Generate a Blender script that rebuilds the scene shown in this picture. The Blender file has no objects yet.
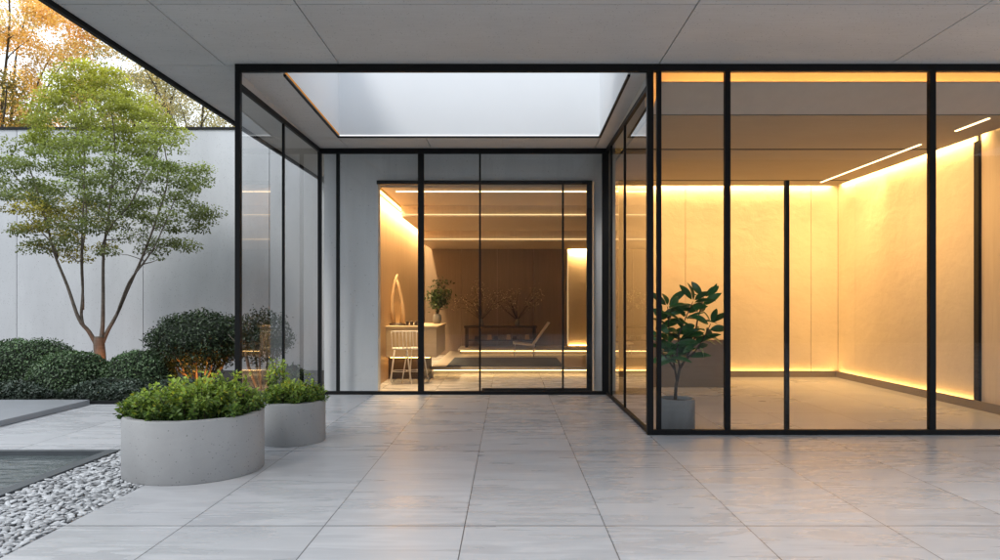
import bpy, bmesh, math, random
import numpy as np
from mathutils import Vector, Matrix, Quaternion
rng = np.random.default_rng(7)
random.seed(7)
S = bpy.context.scene
COL = S.collection
R = math.radians

# ------------------------------------------------------------------ render / camera
S.view_settings.view_transform = 'Standard'
S.view_settings.look = 'None'
S.view_settings.exposure = 0
S.render.engine = 'CYCLES'
S.cycles.use_denoising = True
S.cycles.max_bounces = 10
S.cycles.diffuse_bounces = 5
S.cycles.glossy_bounces = 5
S.cycles.transparent_max_bounces = 24
S.cycles.sample_clamp_indirect = 6
S.cycles.caustics_reflective = False
S.cycles.caustics_refractive = False
cam_d = bpy.data.cameras.new('camera')
cam = bpy.data.objects.new('camera', cam_d); COL.objects.link(cam)
cam.location = (0, 0, 1.5); cam.rotation_euler = (R(90), 0, 0)
cam_d.sensor_width = 36; cam_d.lens = 23.4
cam_d.shift_x = -0.008; cam_d.shift_y = 0.0215
cam_d.clip_start = 0.05; cam_d.clip_end = 2000
S.camera = cam
F = 650.0
def P(px, py, y):
    return Vector(((px - 508) / F * y, y, 1.5 + (300 - py) / F * y))

# ------------------------------------------------------------------ material helpers
def new_mat(name):
    m = bpy.data.materials.new(name); m.use_nodes = True
    nt = m.node_tree; nt.nodes.clear()
    out = nt.nodes.new('ShaderNodeOutputMaterial')
    return m, nt, out
class NB:
    def __init__(s, nt): s.nt = nt
    def n(s, t, **kw):
        nd = s.nt.nodes.new(t)
        for k, v in kw.items(): setattr(nd, k, v)
        return nd
    def l(s, a, b): s.nt.links.new(a, b)
    def val(s, sock, v):
        if hasattr(v, 'is_output') or isinstance(v, bpy.types.NodeSocket): s.l(v, sock)
        else: sock.default_value = v
    def math(s, op, a, b=None, c=None, clamp=False):
        nd = s.n('ShaderNodeMath', operation=op); nd.use_clamp = clamp
        s.val(nd.inputs[0], a)
        if b is not None: s.val(nd.inputs[1], b)
        if c is not None: s.val(nd.inputs[2], c)
        return nd.outputs[0]
    def mix(s, f, a, b, mode='MIX'):
        nd = s.n('ShaderNodeMix', data_type='RGBA', blend_type=mode)
        s.val(nd.inputs[0], f)
        s.val(nd.inputs[6], (*a, 1) if isinstance(a, tuple) and len(a) == 3 else a)
        s.val(nd.inputs[7], (*b, 1) if isinstance(b, tuple) and len(b) == 3 else b)
        return nd.outputs[2]
    def pos(s): return s.n('ShaderNodeNewGeometry').outputs['Position']
    def mapping(s, vec, scale=(1, 1, 1), loc=(0, 0, 0)):
        nd = s.n('ShaderNodeMapping'); s.l(vec, nd.inputs[0])
        nd.inputs['Scale'].default_value = scale; nd.inputs['Location'].default_value = loc
        return nd.outputs[0]
    def noise(s, vec, scale, detail=4, rough=.55, dist=0):
        nd = s.n('ShaderNodeTexNoise'); s.l(vec, nd.inputs['Vector'])
        nd.inputs['Scale'].default_value = scale; nd.inputs['Detail'].default_value = detail
        nd.inputs['Roughness'].default_value = rough; nd.inputs['Distortion'].default_value = dist
        return nd.outputs['Fac']
    def ramp(s, f, stops):
        nd = s.n('ShaderNodeValToRGB'); s.l(f, nd.inputs[0])
        el = nd.color_ramp.elements
        while len(el) < len(stops): el.new(.5)
        for e, (p, c) in zip(el, stops):
            e.position = p; e.color = (*c, 1) if len(c) == 3 else c
        return nd.outputs[0]
    def bump(s, h, strength=.3, dist=.01, normal=None):
        nd = s.n('ShaderNodeBump'); nd.inputs['Strength'].default_value = strength
        nd.inputs['Distance'].default_value = dist; s.l(h, nd.inputs['Height'])
        if normal is not None: s.l(normal, nd.inputs['Normal'])
        return nd.outputs[0]
    def bsdf(s, out, color, rough=.6, normal=None, metallic=0., spec=.5):
        p = s.n('ShaderNodeBsdfPrincipled')
        s.val(p.inputs['Base Color'], (*color, 1) if isinstance(color, tuple) and len(color) == 3 else color)
        s.val(p.inputs['Roughness'], rough); p.inputs['Metallic'].default_value = metallic
        p.inputs['Specular IOR Level'].default_value = spec
        if normal is not None: s.l(normal, p.inputs['Normal'])
        s.l(p.outputs[0], out.inputs[0])
        return p
def plain(name, color, rough=.5, metallic=0., spec=.5, var=.08, nscale=6, bump=.0):
    m, nt, out = new_mat(name); b = NB(nt); p = b.pos()
    f = b.noise(p, nscale, 5)
    c = b.mix(f, tuple(x * (1 - var) for x in color), tuple(min(1, x * (1 + var)) for x in color))
    nrm = b.bump(b.noise(p, nscale * 12, 4), bump, .005) if bump else None
    rr = b.math('MULTIPLY_ADD', b.noise(p, nscale * 2.3, 3), .15, rough - .07)
    b.bsdf(out, c, rr, nrm, metallic, spec)
    return m
def pitted(name, c0, c1, rough=.8, pit=.5, scale=1.0, pitcol=.55, thr=.13, streak=False, bumpk=0., stain=0.):
    """cast stone / concrete with clouds, pores and stains"""
    m, nt, out = new_mat(name); b = NB(nt); p = b.pos()
    big = b.noise(b.mapping(p, (1, 1, .35) if not streak else (.5, 1, 1)), .7 * scale, 6, .6)
    col = b.ramp(big, [(.3, c0), (.7, c1)])
    fine = b.noise(p, 45 * scale, 3, .7)
    col = b.mix(b.math('MULTIPLY', fine, .3), col, tuple(x * .7 for x in c0))
    v = b.n('ShaderNodeTexVoronoi'); b.l(b.mapping(p, (1, 1, 1.1)), v.inputs['Vector']); v.inputs['Scale'].default_value = 16 * scale
    v.inputs['Randomness'].default_value = 1
    gate = b.math('GREATER_THAN', b.noise(p, 7 * scale, 2), .5)
    pitm = b.math('MULTIPLY', b.math('LESS_THAN', v.outputs['Distance'], b.math('MULTIPLY', b.noise(p, 23 * scale, 2), thr * 2)), gate)
    col = b.mix(b.math('MULTIPLY', pitm, pit), col, tuple(x * pitcol * .5 for x in c0))
    h = b.math('SUBTRACT', b.math('MULTIPLY', fine, .35), pitm)
    nrm = b.bump(h, .35, .004)
    if bumpk:
        tr_ = b.noise(b.mapping(p, (1, 1, 1.3)), 2.6, 5, .55, .3)
        nrm = b.bump(tr_, min(1, .16*bumpk), .035, nrm)
        col = b.mix(b.math('MULTIPLY', b.noise(b.mapping(p, (1, 1, 2)), 2.2, 6, .65, 2.0), .35), col, tuple(x*.72 for x in c0))
    if streak:
        gr = b.noise(b.mapping(p, (1.2, 14, 14)), 2.4, 6, .7, .4)
        col = b.mix(b.math('MULTIPLY', gr, .55), col, tuple(x*.62 for x in c0))
        nrm = b.bump(gr, .25, .006, nrm)
    oi = b.n('ShaderNodeObjectInfo')
    col = b.mix(b.math('MULTIPLY', oi.outputs['Random'], .22), col, tuple(x*.68 for x in c0))
    if stain:
        sn = b.noise(b.mapping(p, (2.2, 2.2, .14)), 1.7, 6, .65, .3)
        sm_ = b.ramp(sn, [(.5, (0, 0, 0)), (.75, (1, 1, 1))])
        col = b.mix(b.math('MULTIPLY', sm_, stain), col, tuple(x*.6 for x in c0))
    b.bsdf(out, col, rough, nrm, spec=.3)
    return m

# tiled stone floor, joints as thin recessed dark lines
def tile_floor(name, c0, c1, rough, ox, w, oy, l, rv=.07, jdark=.15):
    m, nt, out = new_mat(name); b = NB(nt); p = b.pos()
    sep = b.n('ShaderNodeSeparateXYZ'); b.l(p, sep.inputs[0])
    u = b.math('DIVIDE', b.math('SUBTRACT', sep.outputs[0], ox), w)
    v = b.math('DIVIDE', b.math('SUBTRACT', sep.outputs[1], oy), l)
    def edge(t, size, half):
        fr = b.math('FRACT', b.math('ADD', t, 100.0))
        d = b.math('MINIMUM', fr, b.math('SUBTRACT', 1.0, fr))
        return b.math('LESS_THAN', d, half / size)
    j = b.math('MAXIMUM', edge(u, w, .0036), edge(v, l, .0062))
    cx = b.n('ShaderNodeCombineXYZ'); b.l(b.math('FLOOR', u), cx.inputs[0]); b.l(b.math('FLOOR', v), cx.inputs[1])
    wn = b.n('ShaderNodeTexWhiteNoise', noise_dimensions='3D'); b.l(cx.outputs[0], wn.inputs['Vector'])
    off = b.n('ShaderNodeVectorMath', operation='MULTIPLY_ADD')
    b.l(wn.outputs['Color'], off.inputs[0]); off.inputs[1].default_value = (13, 13, 13); b.l(p, off.inputs[2])
    pv = off.outputs[0]
    cloud = b.noise(b.mapping(pv, (.45, 1.0, 1)), .9, 5, .55, .4)
    streak = b.noise(b.mapping(pv, (.55, 4.5, 1)), 1.5, 4, .52, .5)
    fine = b.noise(b.mapping(pv, (5, 60, 1)), 2.0, 4, .7)
    sp = b.n('ShaderNodeSeparateXYZ'); b.l(pv, sp.inputs[0])
    ph = b.math('MULTIPLY_ADD', sp.outputs[1], 5.5, b.math('MULTIPLY_ADD', streak, 16.0, b.math('MULTIPLY', cloud, 26.0)))
    wave = b.math('MULTIPLY_ADD', b.math('SINE', ph), .5, .5)
    ph2 = b.math('MULTIPLY_ADD', sp.outputs[1], 17.0, b.math('MULTIPLY_ADD', streak, 34.0, b.math('MULTIPLY', cloud, 18.0)))
    wave2 = b.math('POWER', b.math('MULTIPLY_ADD', b.math('SINE', ph2), .5, .5), 2.5)
    f = b.math('ADD', b.math('MULTIPLY', cloud, .45), b.math('ADD', b.math('MULTIPLY', wave, .32), b.math('MULTIPLY', wave2, .23)))
    col = b.ramp(f, [(.22, c0), (.5, tuple((x + y) / 2 for x, y in zip(c0, c1))), (.78, c1)])
    vein = b.math('LESS_THAN', b.math('ABSOLUTE', b.math('SUBTRACT', streak, .52)), .006)
    col = b.mix(b.math('MULTIPLY', wn.outputs['Value'], .42), col, tuple(x * .72 for x in c0))
    col = b.mix(b.math('MULTIPLY', fine, .16), col, tuple(x * .6 for x in c0))
    col = b.mix(b.math('MULTIPLY', j, 1 - jdark), col, (.035, .035, .038))
    rr = b.math('MULTIPLY_ADD', wave, rv, b.math('MULTIPLY_ADD', cloud, .16, rough - .115))
    h = b.math('SUBTRACT', b.math('MULTIPLY', fine, .12), j)
    b.bsdf(out, col, rr, b.bump(h, .12, .004), spec=.5)
    return m

def glass_mat(name, tint=(.965, .975, .975), f0=.018, rough=0.0, wav=0.0):
    m, nt, out = new_mat(name); b = NB(nt)
    lw = b.n('ShaderNodeLayerWeight'); lw.inputs['Blend'].default_value = .5
    f5 = b.math('POWER', lw.outputs['Facing'], 5.0)
    fr = b.math('MULTIPLY_ADD', f5, 1 - f0, f0)
    dbl = b.math('DIVIDE', b.math('MULTIPLY', fr, 2.0), b.math('ADD', fr, 1.0), clamp=True)
    tr = b.n('ShaderNodeBsdfTransparent'); tr.inputs[0].default_value = (*tint, 1)
    gl = b.n('ShaderNodeBsdfGlossy'); gl.inputs['Roughness'].default_value = rough
    gl.inputs['Color'].default_value = (.9, .92, .93, 1)
    mx = b.n('ShaderNodeMixShader'); b.l(dbl, mx.inputs[0]); b.l(tr.outputs[0], mx.inputs[1]); b.l(gl.outputs[0], mx.inputs[2])
    b.l(mx.outputs[0], out.inputs[0])
    return m
def emit(name, color, strength):
    m, nt, out = new_mat(name); b = NB(nt)
    e = b.n('ShaderNodeEmission'); e.inputs[0].default_value = (*color, 1); e.inputs[1].default_value = strength
    b.l(e.outputs[0], out.inputs[0]); return m
def wood(name, c0, c1, axis='Z', rough=.45, scale=1.0, panel=None):
    m, nt, out = new_mat(name); b = NB(nt); p = b.pos()
    st = {'Z': (9, 9, .5), 'X': (.5, 9, 9), 'Y': (9, .5, 9)}[axis]
    g = b.noise(b.mapping(p, st), 1.6 * scale, 7, .65, 1.2)
    big = b.noise(p, .5, 3)
    col = b.ramp(b.math('ADD', b.math('MULTIPLY', g, .7), b.math('MULTIPLY', big, .3)), [(.3, c0), (.7, c1)])
    b.bsdf(out, col, rough, b.bump(g, .15, .003), spec=.35)
    return m
def leaf_mat(name, rough=.5, trans=.3, spec=.35):
    m, nt, out = new_mat(name); b = NB(nt)
    a = b.n('ShaderNodeAttribute', attribute_name='Col')
    p = b.n('ShaderNodeBsdfPrincipled'); b.l(a.outputs['Color'], p.inputs['Base Color'])
    p.inputs['Roughness'].default_value = rough; p.inputs['Specular IOR Level'].default_value = spec
    t = b.n('ShaderNodeBsdfTranslucent'); b.l(b.mix(.5, a.outputs['Color'], (.35, .4, .05), 'MIX'), t.inputs[0])
    b.l(b.mix(1, a.outputs['Color'], (1.5, 1.5, .8), 'MULTIPLY'), t.inputs[0])
    mx = b.n('ShaderNodeMixShader'); mx.inputs[0].default_value = trans
    b.l(p.outputs[0], mx.inputs[1]); b.l(t.outputs[0], mx.inputs[2]); b.l(mx.outputs[0], out.inputs[0])
    return m
def bark_mat(name, c0, c1, scale=1.0):
    m, nt, out = new_mat(name); b = NB(nt); p = b.pos()
    g = b.noise(b.mapping(p, (1, 1, .25)), 30 * scale, 6, .65)
    r = b.noise(b.mapping(p, (.3, .3, 2)), 14 * scale, 3)
    col = b.ramp(b.math('ADD', b.math('MULTIPLY', g, .6), b.math('MULTIPLY', r, .4)), [(.32, c0), (.68, c1)])
    b.bsdf(out, col, .85, b.bump(g, .7, .01), spec=.2)
    return m

M = {}
M['canopy'] = pitted('board_concrete', (.66, .655, .65), (.78, .775, .77), .75, .75, 2.0, thr=.17, streak=True)
M['wall'] = pitted('cast_stone_wall', (.56, .575, .60), (.68, .70, .725), .8, .65, 1.9, thr=.17, stain=.10)
M['inwall'] = pitted('smooth_concrete', (.70, .71, .72), (.80, .81, .82), .7, .3, .8, stain=.25)
M['plaster'] = pitted('trowelled_plaster', (.60, .53, .42), (.77, .69, .56), .7, .18, .8, bumpk=2.6)
M['planter'] = pitted('terrazzo_concrete', (.33, .335, .34), (.45, .455, .46), .75, .6, 2.1, thr=.17, bumpk=.5)
M['pot'] = pitted('pot_concrete', (.19, .193, .195), (.28, .282, .282), .8, .6, 3.0)
M['tile'] = tile_floor('terrace_stone', (.43, .443, .465), (.555, .568, .59), .30, -.29, .94, 4.35, 2.19)
M['intile'] = tile_floor('interior_stone', (.40, .42, .46), (.445, .465, .505), .32, -.29, .94, 4.35, 2.19, rv=.015)
M['intile_daylit'] = tile_floor('interior_stone_daylit', (.54, .55, .56), (.62, .63, .64), .26, -.29, .94, 4.35, 2.19)  # interior stone again, paled to paint in daylight and glass veil
M['shaft'] = plain('white_render', (.74, .76, .78), .8, var=.015, nscale=2)
M['black'] = plain('black_aluminium', (.008, .0085, .0095), .5, spec=.22, var=.15)
M['dark'] = plain('shadow_gap', (.02, .02, .02), .9)
M['roof'] = plain('roof_membrane', (.2, .2, .2), .9)
M['glass'] = glass_mat('clear_glass')
M['ceil'] = pitted('room_ceiling', (.33, .29, .245), (.40, .36, .31), .7, .12, 1.0, streak=True)
M['fascia'] = plain('warm_fascia', (.60, .50, .41), .7)
M['taupe'] = plain('taupe_lacquer', (.20, .165, .13), .45)
M['blocker'] = plain('blocker_dark', (.07, .065, .06), .85, var=.3, nscale=1.5)
M['oak'] = wood('light_oak', (.42, .28, .15), (.58, .41, .24), 'Z')
M['oakdesk'] = wood('desk_oak', (.46, .36, .24), (.56, .45, .31), 'X')
M['walnut'] = wood('walnut_panel', (.20, .155, .12), (.29, .225, .175), 'Z', .4)
M['tan'] = wood('tan_panel', (.56, .46, .34), (.66, .56, .43), 'Z', .5)
M['rug'] = plain('rug_wool', (.06, .075, .10), .95, var=.3, nscale=60, bump=.4)
M['stepstone'] = plain('honed_basalt', (.27, .285, .31), .3, var=.1, nscale=3)
M['steptop'] = plain('pale_step', (.5, .47, .43), .5)
M['white'] = plain('white_lacquer', (.72, .70, .66), .4)
M['darkwood'] = wood('dark_table', (.035, .024, .017), (.06, .04, .028), 'X')
M['soil'] = plain('bed_soil', (.045, .04, .035), .95, var=.5, nscale=20, bump=.8)
M['curb'] = plain('dark_curb', (.075, .085, .095), .4, var=.25, nscale=9, bump=.2)
M['ground'] = plain('lawn', (.05, .075, .03), .95, var=.4, nscale=3, bump=.4)
M['leaf'] = leaf_mat('leaves', .5, .35)
M['gloss'] = leaf_mat('waxy_leaves', .32, .18, .5)
M['hedge'] = leaf_mat('hedge_leaves', .45, .12, .4)
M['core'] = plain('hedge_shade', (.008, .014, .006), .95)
M['bark'] = bark_mat('maple_bark', (.085, .068, .056), (.21, .175, .145))
M['barkdark'] = bark_mat('dark_bark', (.035, .028, .022), (.10, .08, .06))
M['led'] = emit('warm_led', (1, .46, .11), 38)
M['ledhi'] = emit('warm_led_bright', (1, .60, .20), 20)
M['ledline'] = emit('ceiling_led', (1, .70, .36), 4.5)
M['ledlow'] = emit('warm_led_low', (1, .52, .14), 28)
M['ledsoft'] = emit('soft_led', (1, .66, .32), 1.6)
M['ledstep'] = emit('step_led', (1, .60, .22), 9)
M['ledorange'] = emit('amber_led', (1, .42, .10), .55)
M['ledwhite'] = emit('white_led', (.95, .97, 1), 1.1)

def pebble_mat():
    m, nt, out = new_mat('river_pebbles'); b = NB(nt)
    a = b.n('ShaderNodeAttribute', attribute_name='Col'); p = b.pos()
    c = b.mix(b.math('MULTIPLY', b.noise(p, 60, 5, .7), .5), a.outputs['Color'], (.25, .26, .28))
    b.bsdf(out, c, .55, b.bump(b.noise(p, 140, 3), .15, .003), spec=.4); return m
M['pebble'] = pebble_mat()
def water_mat():
    m, nt, out = new_mat('still_water'); b = NB(nt); p = b.pos()
    h = b.noise(b.mapping(p, (1, 2.5, 1)), 3.2, 4, .55, .6)
    c = b.mix(b.noise(p, .8, 4), (.05, .065, .066), (.12, .145, .15))
    b.bsdf(out, c, .06, b.bump(h, .5, .04), spec=.6); return m
M['water'] = water_mat()

# ------------------------------------------------------------------ geometry helpers
class MB:
    def __init__(s): s.v = []; s.f = []
    def add(s, vs, fs):
        o = len(s.v); s.v += [tuple(v) for v in vs]; s.f += [tuple(i + o for i in f) for f in fs]; return s
    def box(s, x0, x1, y0, y1, z0, z1):
        return s.add([(x0,y0,z0),(x1,y0,z0),(x1,y1,z0),(x0,y1,z0),(x0,y0,z1),(x1,y0,z1),(x1,y1,z1),(x0,y1,z1)],
                     [(0,3,2,1),(4,5,6,7),(0,1,5,4),(1,2,6,5),(2,3,7,6),(3,0,4,7)])
    def quad(s, *vs): return s.add(vs, [tuple(range(len(vs)))])
    def tube(s, pts, rad, n=8, cap=True):
        pts = [Vector(p) for p in pts]
        if not isinstance(rad, (list, tuple)): rad = [rad] * len(pts)
        vs = []; fs = []; prev = None
        for i, p in enumerate(pts):
            d = (pts[min(i+1, len(pts)-1)] - pts[max(i-1, 0)])
            d = d.normalized() if d.length > 1e-9 else Vector((0,0,1))
            if prev is None:
                a = d.orthogonal().normalized()
            else:
                a = prev - d * prev.dot(d)
                a = a.normalized() if a.length > 1e-6 else d.orthogonal().normalized()
            prev = a; c = d.cross(a)
            for k in range(n):
                t = 2 * math.pi * k / n
                vs.append(p + (a * math.cos(t) + c * math.sin(t)) * rad[i])
        for i in range(len(pts) - 1):
            for k in range(n):
                k2 = (k + 1) % n
                fs.append((i*n+k, i*n+k2, (i+1)*n+k2, (i+1)*n+k))
        if cap:
            fs.append(tuple(range(n-1, -1, -1))); fs.append(tuple((len(pts)-1)*n + k for k in range(n)))
        return s.add(vs, fs)
    def lathe(s, prof, cx, cy, z0, n=48, sx=1, sy=1, rot=0):
        vs = []; fs = []; m = len(prof)
        ca, sa = math.cos(rot), math.sin(rot)
        for k in range(n):
            t = 2 * math.pi * k / n
            for r, z in prof:
                x, y = r * sx * math.cos(t), r * sy * math.sin(t)
                vs.append((cx + x*ca - y*sa, cy + x*sa + y*ca, z0 + z))
        for k in range(n):
            k2 = (k+1) % n
            for i in range(m-1):
                fs.append((k*m+i, k2*m+i, k2*m+i+1, k*m+i+1))
        return s.add(vs, fs)
LOC = {}
def setmesh(name, mb, mat, loc, smooth=False):
    me = bpy.data.meshes.new(name)
    lx, ly, lz = loc
    me.from_pydata([(x-lx, y-ly, z-lz) for x, y, z in mb.v], [], mb.f)
    me.materials.append(mat); me.update()
    if smooth: me.polygons.foreach_set('use_smooth', [True] * len(me.polygons))
    return me
def bevel(o, w=.006, seg=2):
    md = o.modifiers.new('bevel', 'BEVEL'); md.width = w; md.segments = seg; md.limit_method = 'ANGLE'; md.angle_limit = R(40)
def tag(o, label, cat, group=None):
    o['label'] = label; o['category'] = cat
    if group: o['group'] = group
    return o
def thing(name, label, cat, loc, group=None):
    o = bpy.data.objects.new(name, None); COL.objects.link(o); o.location = loc
    o.empty_display_size = .2
    LOC[o.name] = Vector(loc)
    return tag(o, label, cat, group)
def part(name, mb, mat, parent, smooth=False, label=None, bev=0):
    base = LOC[parent.name]
    o = bpy.data.objects.new(name, setmesh(name, mb, mat, base, smooth)); COL.objects.link(o)
    o.parent = parent; LOC[o.name] = base
    if label: o['label'] = label
    if bev: bevel(o, bev)
    return o
def single(name, mb, mat, label, cat, loc, group=None, smooth=False, bev=0):
    o = bpy.data.objects.new(name, setmesh(name, mb, mat, loc, smooth)); COL.objects.link(o)
    o.location = loc; LOC[o.name] = Vector(loc)
    if bev: bevel(o, bev)
    return tag(o, label, cat, group)
def struct(name, mb, mat, loc=(0, 0, 0), smooth=False, bev=0):
    o = bpy.data.objects.new(name, setmesh(name, mb, mat, loc, smooth)); COL.objects.link(o)
    o.location = loc; o['kind'] = 'structure'
    if bev: bevel(o, bev)
    return o
def B(*a): return MB().box(*a)

# numpy leaf cloud: every leaf a folded lozenge of two quads
def leaf_mesh(name, c, d, nrm, L, W, col, mat, loc):
    n = len(c)
    d = d / (np.linalg.norm(d, axis=1, keepdims=True) + 1e-9)
    s = np.cross(d, nrm); s /= (np.linalg.norm(s, axis=1, keepdims=True) + 1e-9)
    u = np.cross(s, d)
    L = np.broadcast_to(np.asarray(L, float).reshape(-1, 1), (n, 1)); W = np.broadcast_to(np.asarray(W, float).reshape(-1, 1), (n, 1))
    base = c - d * L * .5
    v = np.empty((n, 6, 3))
    v[:, 0] = base
    v[:, 1] = base + d * L * .35 + s * W * .5 + u * W * .12
    v[:, 2] = base + d * L * .72 + s * W * .36 + u * W * .06 
    v[:, 3] = base + d * L - u * L * .10
    v[:, 4] = base + d * L * .72 - s * W * .36 + u * W * .06
    v[:, 5] = base + d * L * .35 - s * W * .5 + u * W * .12
    v -= np.array(loc)
    idx = np.arange(n)[:, None] * 6
    q1 = idx + np.array([0, 1, 2, 3]); q2 = idx + np.array([0, 3, 4, 5])
    loops = np.concatenate([q1, q2], axis=1).reshape(-1)
    me = bpy.data.meshes.new(name)
    me.vertices.add(n * 6); me.vertices.foreach_set('co', v.reshape(-1))
    me.loops.add(n * 8); me.loops.foreach_set('vertex_index', loops.astype(np.int32))
    me.polygons.add(n * 2); me.polygons.foreach_set('loop_start', (np.arange(n * 2) * 4).astype(np.int32))
    ca = me.color_attributes.new('Col', 'FLOAT_COLOR', 'POINT')
    cc = np.ones((n, 6, 4)); cc[:, :, :3] = np.clip(col, 0, 1)[:, None, :]
    ca.data.foreach_set('color', cc.reshape(-1))
    me.update(calc_edges=True); me.validate(); me.materials.append(mat)
    return me
def leaf_part(name, parent, *a):
    base = LOC[parent.name]
    o = bpy.data.objects.new(name, leaf_mesh(name, *a, tuple(base))); COL.objects.link(o); o.parent = parent
    LOC[o.name] = base
    return o
def rand_unit(n):
    v = rng.normal(size=(n, 3)); return v / np.linalg.norm(v, axis=1, keepdims=True)

# ------------------------------------------------------------------ world and sun
w = bpy.data.worlds.new('World'); S.world = w; w.use_nodes = True
nt = w.node_tree; nt.nodes.clear(); b = NB(nt)
SUN_EL, SUN_AZ = R(48), R(212)          # compass azimuth: from behind and left of the camera
sky = b.n('ShaderNodeTexSky', sky_type='NISHITA'); sky.sun_disc = False
sky.sun_elevation = SUN_EL; sky.sun_rotation = SUN_AZ
sky.air_density = 1.0; sky.dust_density = 3.0; sky.ozone_density = 1.5
bw = b.n('ShaderNodeRGBToBW'); b.l(sky.outputs[0], bw.inputs[0])
grey = b.mix(1.0, bw.outputs[0], (.95, 1.0, 1.08), 'MULTIPLY')
c = b.mix(.70, sky.outputs[0], grey)
c = b.mix(.72, c, (13.6, 14.6, 15.9))      # even high cloud veil over the clear sky
bg = b.n('ShaderNodeBackground'); b.l(c, bg.inputs[0]); bg.inputs[1].default_value = .14
wo = b.n('ShaderNodeOutputWorld'); b.l(bg.outputs[0], wo.inputs[0])
sd = bpy.data.lights.new('sun', 'SUN'); sd.energy = 1.5; sd.angle = R(14); sd.color = (1, .97, .93)
so = bpy.data.objects.new('sun', sd); COL.objects.link(so); so.location = (-10, -10, 20)
sdir = Vector((math.sin(SUN_AZ) * math.cos(SUN_EL), math.cos(SUN_AZ) * math.cos(SUN_EL), math.sin(SUN_EL)))
so.rotation_euler = (-sdir).to_track_quat('-Z', 'Y').to_euler()

# ------------------------------------------------------------------ ground surfaces
struct('ground', MB().quad((-300,-300,-.35),(300,-300,-.35),(300,300,-.35),(-300,300,-.35)), M['ground'])
XL, XR, YF, YB = -3.04, 1.60, 7.33, 10.50
t = MB()
t.box(-2.97, 22, -8.99, YF, -.3, 0); t.box(XL, XR, YF, YB, -.3, 0)  # unseen outer paving added to bounce light up onto the canopy
struct('terrace_floor', t, M['tile'])
struct('garden_deck', MB().box(-14, -2.97, 6.6, YF, -.3, -.001).box(-14, XL, YF, 9.5, -.3, -.001), M['tile'])
struct('planting_bed', B(-14, XL, 9.56, 13.98, -.3, .02), M['soil'])
struct('bed_edging', B(-14, XL, 9.5, 9.56, -.3, .045), M['black'])
struct('pool_water', B(-14, -4.02, 0, 6.54, -.3, -.05), M['water'])
struct('pool_edge', MB().box(-4.02, -3.9, 0, 6.54, -.3, .012).box(-14, -3.9, 6.54, 6.6, -.3, -.003), M['curb'])
struct('gravel_bed', B(-3.9, -2.97, 0, 6.6, -.3, -.05), M['soil'])
single('stone_platform', B(-14, -6.08, 7.2, 9.45, 0, .075), M['stepstone'], 'low grey stone platform on the deck beside the hedge bed', 'platform', (-9, 8.3, 0), bev=.008)
struct('room_floor', B(XR, 6.8, YF, 13.1, -.3, 0), M['intile'])
struct('lobby_floor', B(XL, XR, YB, 13.1, -.3, 0).box(XL, 2.8, 13.1, 18.3, -.3, 0), M['intile_daylit'])

struct('reflection_blocker_wall', B(-32, 34, -9.4, -9, -.3, 6.8), M['blocker'])  # unseen dark wall added to keep bright sky out of glass reflections
# pebbles (gravel nobody could count)
ico = bmesh.new(); bmesh.ops.create_icosphere(ico, subdivisions=2, radius=1)
iv = np.array([v.co[:] for v in ico.verts]); fi = np.array([[v.index for v in f.verts] for f in ico.faces]); ico.free()
pts = []
gx = .040
for layer in range(2):
    y = 1.8
    while y < 6.55:
        x = -3.88
        while x < -2.985:
            pts.append((x + random.uniform(-.02, .02), y + random.uniform(-.02, .02), -.028 + .020 * layer + random.uniform(-.006, .008)))
            x += gx
        y += gx
pts = np.array(pts); n = len(pts)
pts[:, 0] = np.clip(pts[:, 0], -3.865, -3.005)
sc = np.stack([rng.uniform(.018, .044, n), rng.uniform(.012, .025, n), rng.uniform(.006, .012, n)], 1)
ang = rng.uniform(0, 2 * np.pi, n); tilt = rng.normal(0, .22, n)
lump = 1 + .16 * np.sin(iv[None, :, 0] * 2.3 + rng.uniform(0, 6, (n, 1))) * np.cos(iv[None, :, 1] * 2 + rng.uniform(0, 6, (n, 1)))
q = iv[None] * sc[:, None] * lump[:, :, None]
q[:, :, 2] += q[:, :, 0] * tilt[:, None]
ca_, sa_ = np.cos(ang)[:, None], np.sin(ang)[:, None]
vx = q[:, :, 0] * ca_ - q[:, :, 1] * sa_; vy = q[:, :, 0] * sa_ + q[:, :, 1] * ca_
v = np.stack([vx, vy, q[:, :, 2]], 2) + pts[:, None]
me = bpy.data.meshes.new('pebbles'); nv = len(iv)
me.vertices.add(n * nv); me.vertices.foreach_set('co', v.reshape(-1))
lp = (np.arange(n)[:, None, None] * nv + fi[None]).reshape(-1)
me.loops.add(len(lp)); me.loops.foreach_set('vertex_index', lp.astype(np.int32))
me.polygons.add(len(lp) // 3); me.polygons.foreach_set('loop_start', (np.arange(len(lp) // 3) * 3).astype(np.int32))
ca = me.color_attributes.new('Col', 'FLOAT_COLOR', 'POINT')
g = np.where(rng.random(n) < .18, rng.uniform(.14, .26, n), rng.uniform(.36, .68, n))
cc = np.ones((n, nv, 4)); cc[:, :, 0] = (g * .97)[:, None]; cc[:, :, 1] = g[:, None]; cc[:, :, 2] = (g * 1.03)[:, None]
ca.data.foreach_set('color', cc.reshape(-1)); me.update(calc_edges=True)
me.polygons.foreach_set('use_smooth', [True] * len(me.polygons)); me.materials.append(M['pebble'])
o = bpy.data.objects.new('pebbles', me); COL.objects.link(o)
tag(o, 'pale grey river pebbles filling the strip between pool and terrace', 'pebbles'); o['kind'] = 'stuff'

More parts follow.
